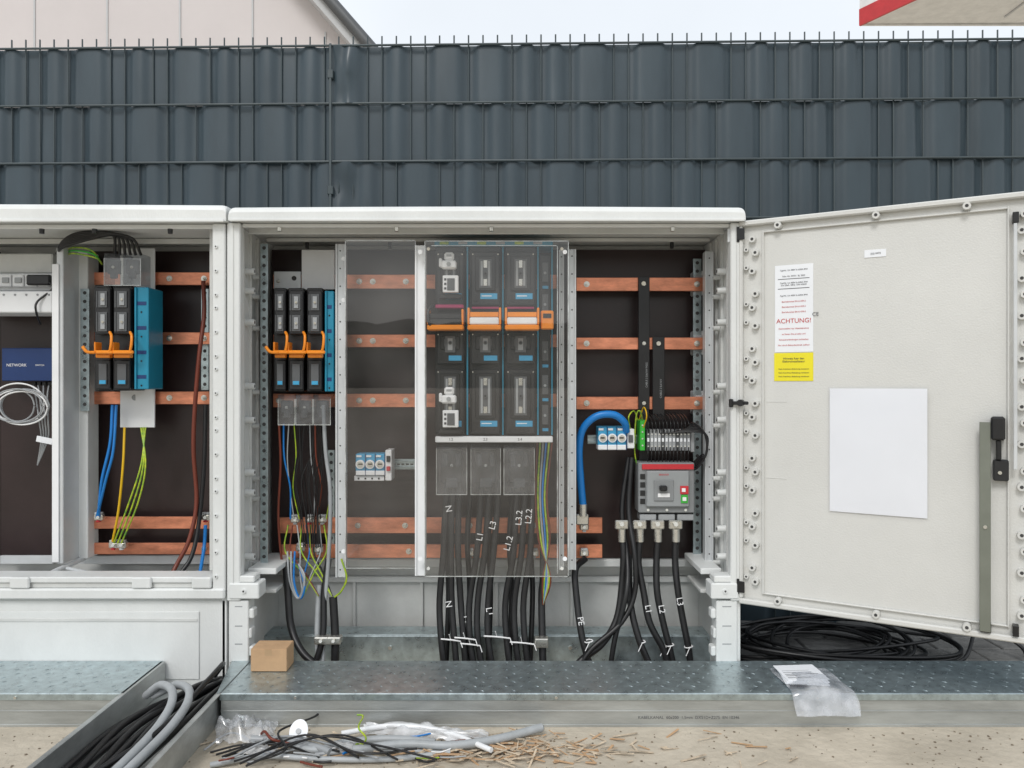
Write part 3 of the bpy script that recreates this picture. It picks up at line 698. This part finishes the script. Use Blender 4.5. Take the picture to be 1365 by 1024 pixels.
while z>ZB+.04:
    d.boss((.034+(k%2)*.008,.004,z),(0,-1,0),.0085,.014,DOOR); 
    if k%3: d.boss((.018,.004,z+.01),(0,-1,0),.006,.01,DOOR)
    d.boss((W-.03-(k%2)*.006,.004,z),(0,-1,0),.0085,.014,DOOR)
    z-=.036+(k%3)*.012; k+=1
for u in (.1,.33,.52):
    for zz in (ZT-.021,ZB+.021): d.boss((u,.004,zz),(0,-1,0),.0085,.022,DOOR)
for zz in (ZT-.035,ZB+.045):
    d.cyl((-.004,-.008,zz-.02),(-.004,-.008,zz+.02),.006,BLK,12); d.box(-.004,.016,-.016,-.0125,zz-.015,zz+.015,BLK,.001); d.box(-.03,-.006,-.012,-.006,zz-.018,zz+.018,LGR,.001)
zz=DV(1000,537); d.box(-.02,.028,-.026,-.018,zz-.005,zz+.004,BLK,.002); d.cyl((.008,-.012,zz),(.008,-.03,zz),.009,BLK,14); d.box(-.022,-.012,-.028,-.016,zz-.012,zz+.01,BLK,.002)
u0,u1=DU(1304),DU(1319); d.box(u0,u1,-.022,-.019,DV(1310,838),DV(1310,562),mat('rod_steel',(.22,.235,.2),.45,metal=.5),.001)
d.box(u0+.001,u1+.001,-.019,.0,DV(1326,842),DV(1326,828),BLK,.002); d.cyl(((u0+u1)/2,-.022,DV(1310,700)),((u0+u1)/2,-.026,DV(1310,700)),.004,BOLT,12)
d.box(DU(1319),DU(1338),-.03,.003,DV(1328,586),DV(1328,555),BLK,.004); d.box(DU(1322),DU(1343),-.018,.003,DV(1330,640),DV(1330,612),BLK2,.003)
d.box(DU(1326),DU(1333),-.022,.003,DV(1328,612),DV(1328,586),BLK,.002); d.cyl((DU(1331),-.018,DV(1331,629)),(DU(1331),-.022,DV(1331,629)),.004,BOLT,12)
for py in (292,838): d.box(DU(1352)-.006,DU(1352)+.006,-.02,.003,DV(1352,py+7),DV(1352,py-7),BLK,.001)
d.box(DU(1349),DU(1354),-.02,-.017,DV(1352,625),DV(1352,300),LGR,.001)
def lab(a,b2,c0,c1,m,y=.0025):
    pm_=(a+b2)/2; d.box(DU(a),DU(b2),y,y+.0012,DV(pm_,c1),DV(pm_,c0),m,.0002)
lab(1032,1083,353,469.5,PAP); lab(1031,1083,470.5,508,YPAP); lab(1151,1180,333,343,PAP)
d.box(DU(1036),DU(1078),.002,.0024,DV(1057,385),DV(1057,384.2),INKK,.00005); d.box(DU(1036),DU(1078),.002,.0024,DV(1057,372),DV(1057,371.2),INKK,.00005)
for (a,b2,c0,c1) in ((1020,1048,535,536),(1020,1048,637,638)): d.box(DU(a),DU(b2),.003,.0042,DV((a+b2)/2,c1),DV((a+b2)/2,c0),DOOR,.0003)
d.sheet(lambda u,v: Vector((DU(1105)+(DU(1235)-DU(1105))*u,.001-.004*math.sin(u*3.1)*math.sin(v*3)-.003*math.exp(-((u-1)**2+(v)**2)*8),DV(1170,518)+(DV(1170,686)-DV(1170,518))*v)),12,14,PAPT)
d.sheet(lambda u,v: Vector((DU(1103)+(DU(1236)-DU(1103))*u,-.003-.004*math.sin(u*3.1)*math.sin(v*3),DV(1170,516)+(DV(1170,688)-DV(1170,516))*v)),6,6,glassy('document_pocket',(.98,.98,.985),gl=.05,rough=.12,diff=.06,dcol=(.85,.87,.9)))
door=d.done()
def dt(s_,px,py,size,m,al='CENTER'):
    return text(s_,Vector((DU(px),.0018,DV(px,py))),size,m,door,align=al)
dt('ACHTUNG!',1057,428,.0165,INKR)
for k,s_ in enumerate(('Klemmstellen vor Inbetriebnahme','auf festen Sitz pruefen und','Schraubverbindungen nachziehen','Nur durch Elektrofachkraft oeffnen')): dt(s_,1057,438+k*7.4,.0054,INKR)
for k in range(3): dt('Typ/Nr. Un 400V In 630A IP44',1057,360+k*17,.0054,INKK)
dt('Fabr.-Nr. 04721  Bj. 2023',1057,368,.0054,INKK); dt('Icw 25kA  50Hz  DIN 43629',1057,380,.0054,INKK)
for k in range(3): dt('Betriebsmittel EN 61439-5',1057,402+k*7,.0054,INKR)
dt('Hinweis fuer den\nElektroinstallateur',1057,480,.0075,INKK)
for k in range(3): dt('Nach Anschluss Abdeckung montieren',1057,492+k*5,.0048,INKK)
dt('|||||| 0472',1166,338,.006,INKK); dt('CE',1086,419,.013,INKK)

# ------------------------------------------------------------ cable troughs
ZC=.08; YF=-.22
tm=GALD
def tear(o,x0,x1,y0,y1,z,m):
    y=y0+.016; r=0
    while y<y1-.008:
        x=x0+.015+(r%2)*.019
        while x<x1-.01:
            a=math.radians(45 if (int((x-x0)/.038)+r)%2 else -45)+random.uniform(-.06,.06); ca,sa=math.cos(a),math.sin(a)
            L,w,h=.0068,.0019,.0011
            pts=[(-L,0,0),(0,-w,0),(L,0,0),(0,w,0),(-L*.4,0,h),(L*.4,0,h)]
            vs=[(x+p[0]*ca-p[1]*sa,y+p[0]*sa+p[1]*ca,z+p[2]) for p in pts]
            o.add(vs,[[0,1,5,4],[1,2,5],[2,3,5],[5,3,0,4]],m)
            x+=.038
        y+=.027; r+=1
def trough(x0,x1,seams=()):
    o=MB('cable_trough')
    o.box(x0,x1,YF,-.005,ZC-.003,ZC,GALV,.0008)
    o.box(x0,x1,YF-.003,YF-.0002,ZC-.016,ZC-.0005,GALV,.0008)
    o.box(x0+.002,x1,YF+.0003,YF+.003,0.001,ZC-.0035,tm,.0006)
    o.box(x0+.002,x1,-.008,-.0055,0.001,ZC-.0035,tm,.0006)
    o.box(x0+.002,x1,YF-.0015,YF+.0001,.0,.006,tm,.0004)
    o.box(x0+.002,x1,YF-.0012,YF+.0001,.036,.039,tm,.0004)
    tear(o,x0,x1,YF,-.005,ZC,GALV)
    for sx in seams:
        o.box(sx,sx+.0012,YF-.0035,-.0045,ZC-.022,ZC+.0008,CABD,.0002)
    x=x0+.18
    while x<x1:
        o.cyl((x,YF-.003,ZC-.009),(x,YF-.0055,ZC-.009),.0035,BOLT,12); x+=.62
    return o.done()
t1=trough(-.695,2.6,(1.9,)); trough(-2.6,-.925)
text('KABELKANAL  60x200  1,5mm  DX51D+Z275  EN 10346',Vector((.30,YF-.0001,.022)),.010,GRY,t1,align='LEFT')
o=MB('cable_trough')
for xa in (-.922,-.705):
    o.box(xa,xa+.0025,-1.3,-.01,0.0,ZC,tm,.0006)
    o.box(xa-(.010 if xa<-.8 else -.0026),xa+(.0 if xa<-.8 else .013),-1.3,-.01,ZC-.002,ZC,tm,.0006)
o.box(-.919,-.706,-1.3,-.01,.002,.005,tm,.0006)
o.add([(-.695,-.003,ZC+.001),(-.745,-.003,ZC+.001),(-.702,YF-.002,ZC+.001),(-.695,YF-.002,ZC+.001)],[[0,1,2,3]],GALV)
o.done()
o=MB('power_cable_bundle')
for k in range(9):
    xa=-.90+k*.018
    o.tube([(-.80+k*.012,-.0,.03),(-.83+k*.012,-.12,.03+.01*(k%3)),(xa,-.3,.035+.008*(k%2)),(xa-.005+random.uniform(-.02,.02),-.6,.03),(xa,-1.2,.03)],.008,CBL,10,7)
for k in range(2):
    q_=.02*k
    o.tube([(-.90+q_,-.16,.05),(-.85+q_*2,-.19,.088),(-.795+q_*2,-.25,.095),(-.77+q_*1.6,-.34,.08),(-.775+q_*1.2,-.5,.06),(-.80+q_,-1.0,.05)],.0095,CND,14,9)
o.tube([(-.78,-.03,.05),(-.74,-.08,.1),(-.735,-.2,.1),(-.76,-.4,.07),(-.86,-.6,.04)],.006,CBL,10,9)
o.done()

# ------------------------------------------------------------ small things on the trough
o=MB('cardboard_box'); bxx=X(335,-.08); 
o.box(bxx,bxx+.092,-.085,-.02,ZC+.001,ZC+.058,CARD,.0012); o.box(bxx+.001,bxx+.091,-.0845,-.0535,ZC+.0581,ZC+.0592,CARD,.0003); o.box(bxx+.001,bxx+.091,-.052,-.0205,ZC+.0581,ZC+.0592,CARD,.0003)
o.box(bxx+.036,bxx+.054,-.0853,-.0851,ZC+.042,ZC+.0575,mat('parcel_tape',(.44,.29,.16),.3),.0001); o.done()
# flat zip bag with paperwork, draped over the trough edge
o=MB('plastic_bag')
def bagf(off,amp,H=0):
    def f(u,v):
        x=X(1030,-.1)+.150*u+.006*v
        s_=v*.205
        if s_<.145: y=-.075-s_; z=ZC+.0045
        else: y=YF-.006-(s_-.145)*.4; z=ZC+.003-(s_-.145)*.75
        w=math.sin(math.pi*u)*math.sin(math.pi*min(1,v*1.05))
        n1=noise.noise(Vector((u*4,v*5,off)))+.4*noise.noise(Vector((u*10,v*12,off)))
        n2=noise.noise(Vector((u*3,v*3,off+9)))
        return Vector((x+.006*n2-.010*(1-v)*(u>.5)*(u-.5),y-.006*n2-H*.3*w,z+H*w+amp*abs(n1)))
    return f
o.sheet(bagf(0,.001),20,20,BAG); o.sheet(bagf(1,.006,.013),30,30,BAG)
for k in range(3):
    a=.10*k-.12; c_=Vector((X(1068,-.13),-.142+.008*k,ZC+.0075+.0028*k)); R=Matrix.Rotation(a,3,'Z')@Matrix.Rotation(.04,3,'X')
    o.box(c_.x-.052,c_.x+.052,c_.y-.045,c_.y+.045,c_.z,c_.z+.002,PAP,.0004,R=R)
    if k==2:
        for j in range(7): o.box(c_.x-.045,c_.x+.040-random.random()*.05,c_.y-.035+j*.011,c_.y-.0335+j*.011,c_.z+.0022,c_.z+.0025,GRY,.0001,R=R)
for k in range(9): o.box(X(1052,-.2)+k*.005,X(1052,-.2)+k*.005+.0022,-.214,-.196,ZC+.012,ZC+.0125,INKK,.0001)
o.done()

# ------------------------------------------------------------ cable coil on the paving
random.seed(21)
o=MB('cable_coil')
for k in range(13):
    cx=.93+random.uniform(-.05,.09); cy=.24+random.uniform(-.05,.05); ra=random.uniform(.17,.32); rb_=random.uniform(.11,.19); z=.014+.006*k*.7; ph=random.uniform(0,6)
    o.tube([(cx+ra*math.cos(ph+t*.45),cy+rb_*math.sin(ph+t*.45),z+.012*math.sin(t*.9+k)+.01) for t in range(15)],.0048,CBL,8,4)
o.tube([(1.1,.2,.03),(1.25,.1,.04),(1.38,.22,.1),(1.48,.18,.05),(1.42,.08,.01)],.005,CBL,8,8)
o.tube([(.7,.1,.02),(.8,.05,.05),(1.0,.06,.03),(1.2,.05,.02)],.005,CBL,8,8)
o.done()

# ------------------------------------------------------------ debris in front
random.seed(5)
o=MB('conduit_offcut')
def gp(lst,z): return [G(a,b2,z+random.uniform(0,.005)) for a,b2 in lst]
o.tube(gp([(470,1000),(540,992),(600,994),(660,986),(722,970)],.014),.0095,CND,14,8)
o.tube(gp([(370,990),(420,1000),(460,990),(520,985),(580,990)],.010),.0085,CND,12,8)
o.tube(gp([(335,985),(380,988),(425,997),(440,1003)],.012),.008,GRL,12,8)
o.tube(gp([(455,978),(520,968),(590,975),(655,1000)],.018),.006,WHT,12,8)
o.tube(gp([(280,1020),(350,1008),(430,1012),(520,1012),(600,1003)],.008),.006,CND,10,8)
o.tube(gp([(420,1006),(500,1000),(600,1004)],.008),.0045,GRL,10,8)
p=G(722,970,.016); q_=G(723.5,969.6,.016); o.cyl(p,q_,.0065,BLK,14); o.done()
o=MB('cable_offcut')
for k in range(8):
    o.tube(gp([(272+k*8,1000+k*3),(310+k*16,985+random.uniform(-8,8)),(360+k*20,990+random.uniform(-10,15)),(400+k*26,1008+random.uniform(-15,10))],.009+.003*k),.0024,CBL if k%4 else GRL,8,8)
o.tube([G(345,985,.01),G(352,975,.035),G(362,985,.03),G(380,990,.02),G(420,1000,.01)],.003,BRN,8,8)
o.tube([G(475,1000,.01),G(488,985,.04),G(478,970,.06),G(484,955,.05),G(476,953,.05)],.002,GYW,8,8)
o.tube([G(330,1018,.01),G(380,1000,.03),G(372,975,.03),G(420,955,.03),G(424,945,.03)],.0026,CBL,8,8)
for k in range(26):
    a=random.uniform(280,600); b2=random.uniform(980,1016); an=random.uniform(-.5,.5); L=random.uniform(10,40)
    o.tube(gp([(a,b2),(a+L*.5,b2+L*.3*an+random.uniform(-3,3)),(a+L,b2+L*.5*an)],.006+random.uniform(0,.015)),random.choice((.0014,.002,.0026)),random.choice((INKW,INKW,CND,CBL,CBL,BRN,GYW,BLUC,GRL)),7,5)
o.done()
o=MB('wood_splinters')
for k in range(300):
    a=random.uniform(0,1)
    px=random.gauss(660,75) if a<.8 else random.uniform(270,1060); py=random.gauss(1000,11)
    if px<270 or px>1060 or py<975: continue
    c_=G(px,py,.002+random.uniform(0,.012)*(1 if px<740 else .2)); L=random.uniform(.005,.032); w=random.uniform(.001,.0035)
    R=Matrix.Rotation(random.gauss(0,.6),3,'Z')@Matrix.Rotation(random.gauss(0,.15),3,'Y')
    o.box(c_.x-L,c_.x+L,c_.y-w,c_.y+w,c_.z,c_.z+.0012,WOOD if k%3 else CARD,.0003,R=R)
o.done()
o=MB('plastic_film')
def film(cx,cy,w,h,s_,H,m,sk=0):
    def f(u,v):
        n1=noise.noise(Vector((u*4,v*3,s_)))+.4*noise.noise(Vector((u*9,v*8,s_))); n2=noise.noise(Vector((u*3,v*3,s_+5)))
        p=G(cx+(u-.5)*w,cy+(v-.5)*h+sk*(u-.5),.0)
        return Vector((p.x+.012*n2,p.y+.012*n1,.008+H*abs(n1)+H*.6*math.sin(math.pi*u)*math.sin(math.pi*v)))
    o.sheet(f,34,18,m)
film(570,984,165,14,2,.020,FILM,14); film(328,982,80,30,7,.038,BAG); film(455,1002,60,10,12,.014,FILM,-8); film(345,1006,50,10,4,.012,FILM)
o.done()
o=MB('paper_disc'); p=G(398,975,.03); 
R=Matrix.Rotation(math.radians(55),3,'X'); n=24
o.add([p+R@Vector((.021*math.cos(2*math.pi*i/n),.026*math.sin(2*math.pi*i/n),0)) for i in range(n)],[list(range(n))],PAP); o.cyl(p+R@Vector((0,0,-.003)),p+R@Vector((0,0,.003)),.006,GRL,12); o.done()
o=MB('ground_grit')
gr=mat('grit',(.22,.18,.13),.9,var=.5,vs=80)
for k in range(420):
    p=G(random.uniform(-40,1400),random.uniform(972,1035),0); r=random.uniform(.0006,.0022)
    o.box(p.x-r*1.4,p.x+r,p.y-r,p.y+r,0,r*1.1,gr,.0004,R=Matrix.Rotation(random.uniform(0,3),3,'Z'))
o.done()

# ------------------------------------------------------------ light
w=bpy.data.worlds.new('World'); sc.world=w; w.use_nodes=True; nt=w.node_tree
bg=nt.nodes['Background']; sky=nt.nodes.new('ShaderNodeTexSky'); sky.sky_type='NISHITA'; sky.sun_disc=False
sky.sun_elevation=math.radians(48); sky.sun_rotation=math.radians(200); sky.dust_density=3; sky.air_density=1.5
hs=nt.nodes.new('ShaderNodeMix'); hs.data_type='RGBA'; hs.inputs[0].default_value=.78
tc=nt.nodes.new('ShaderNodeTexCoord'); n=nt.nodes.new('ShaderNodeTexNoise'); n.inputs['Scale'].default_value=2.2; n.inputs['Detail'].default_value=4
nt.links.new(tc.outputs['Generated'],n.inputs['Vector'])
cr=nt.nodes.new('ShaderNodeValToRGB'); cr.color_ramp.elements[0].position=.3; cr.color_ramp.elements[1].position=.7
cr.color_ramp.elements[0].color=(7.4,7.7,8.0,1); cr.color_ramp.elements[1].color=(8.7,9.0,9.3,1)
nt.links.new(n.outputs['Fac'],cr.inputs[0]); nt.links.new(sky.outputs[0],hs.inputs[6]); nt.links.new(cr.outputs[0],hs.inputs[7])
nt.links.new(hs.outputs[2],bg.inputs[0]); bg.inputs[1].default_value=.13
sl=bpy.data.lights.new('sun','SUN'); sl.energy=1.35; sl.angle=math.radians(16); sl.color=(1,.99,.975)
so=bpy.data.objects.new('sun',sl); col.objects.link(so)
so.rotation_euler=Vector((.25,.8,-.85)).to_track_quat('-Z','Y').to_euler()
cd=bpy.data.cameras.new('camera'); cam=bpy.data.objects.new('camera',cd); col.objects.link(cam)
cam.location=(0,-D0,CAM_Z); cam.rotation_euler=(math.radians(90),0,0); cd.sensor_width=36; cd.lens=F/1365*36; cd.clip_start=.05; cd.clip_end=1000
sc.camera=cam
sc.view_settings.view_transform='Standard'; sc.view_settings.look='None'; sc.view_settings.exposure=0
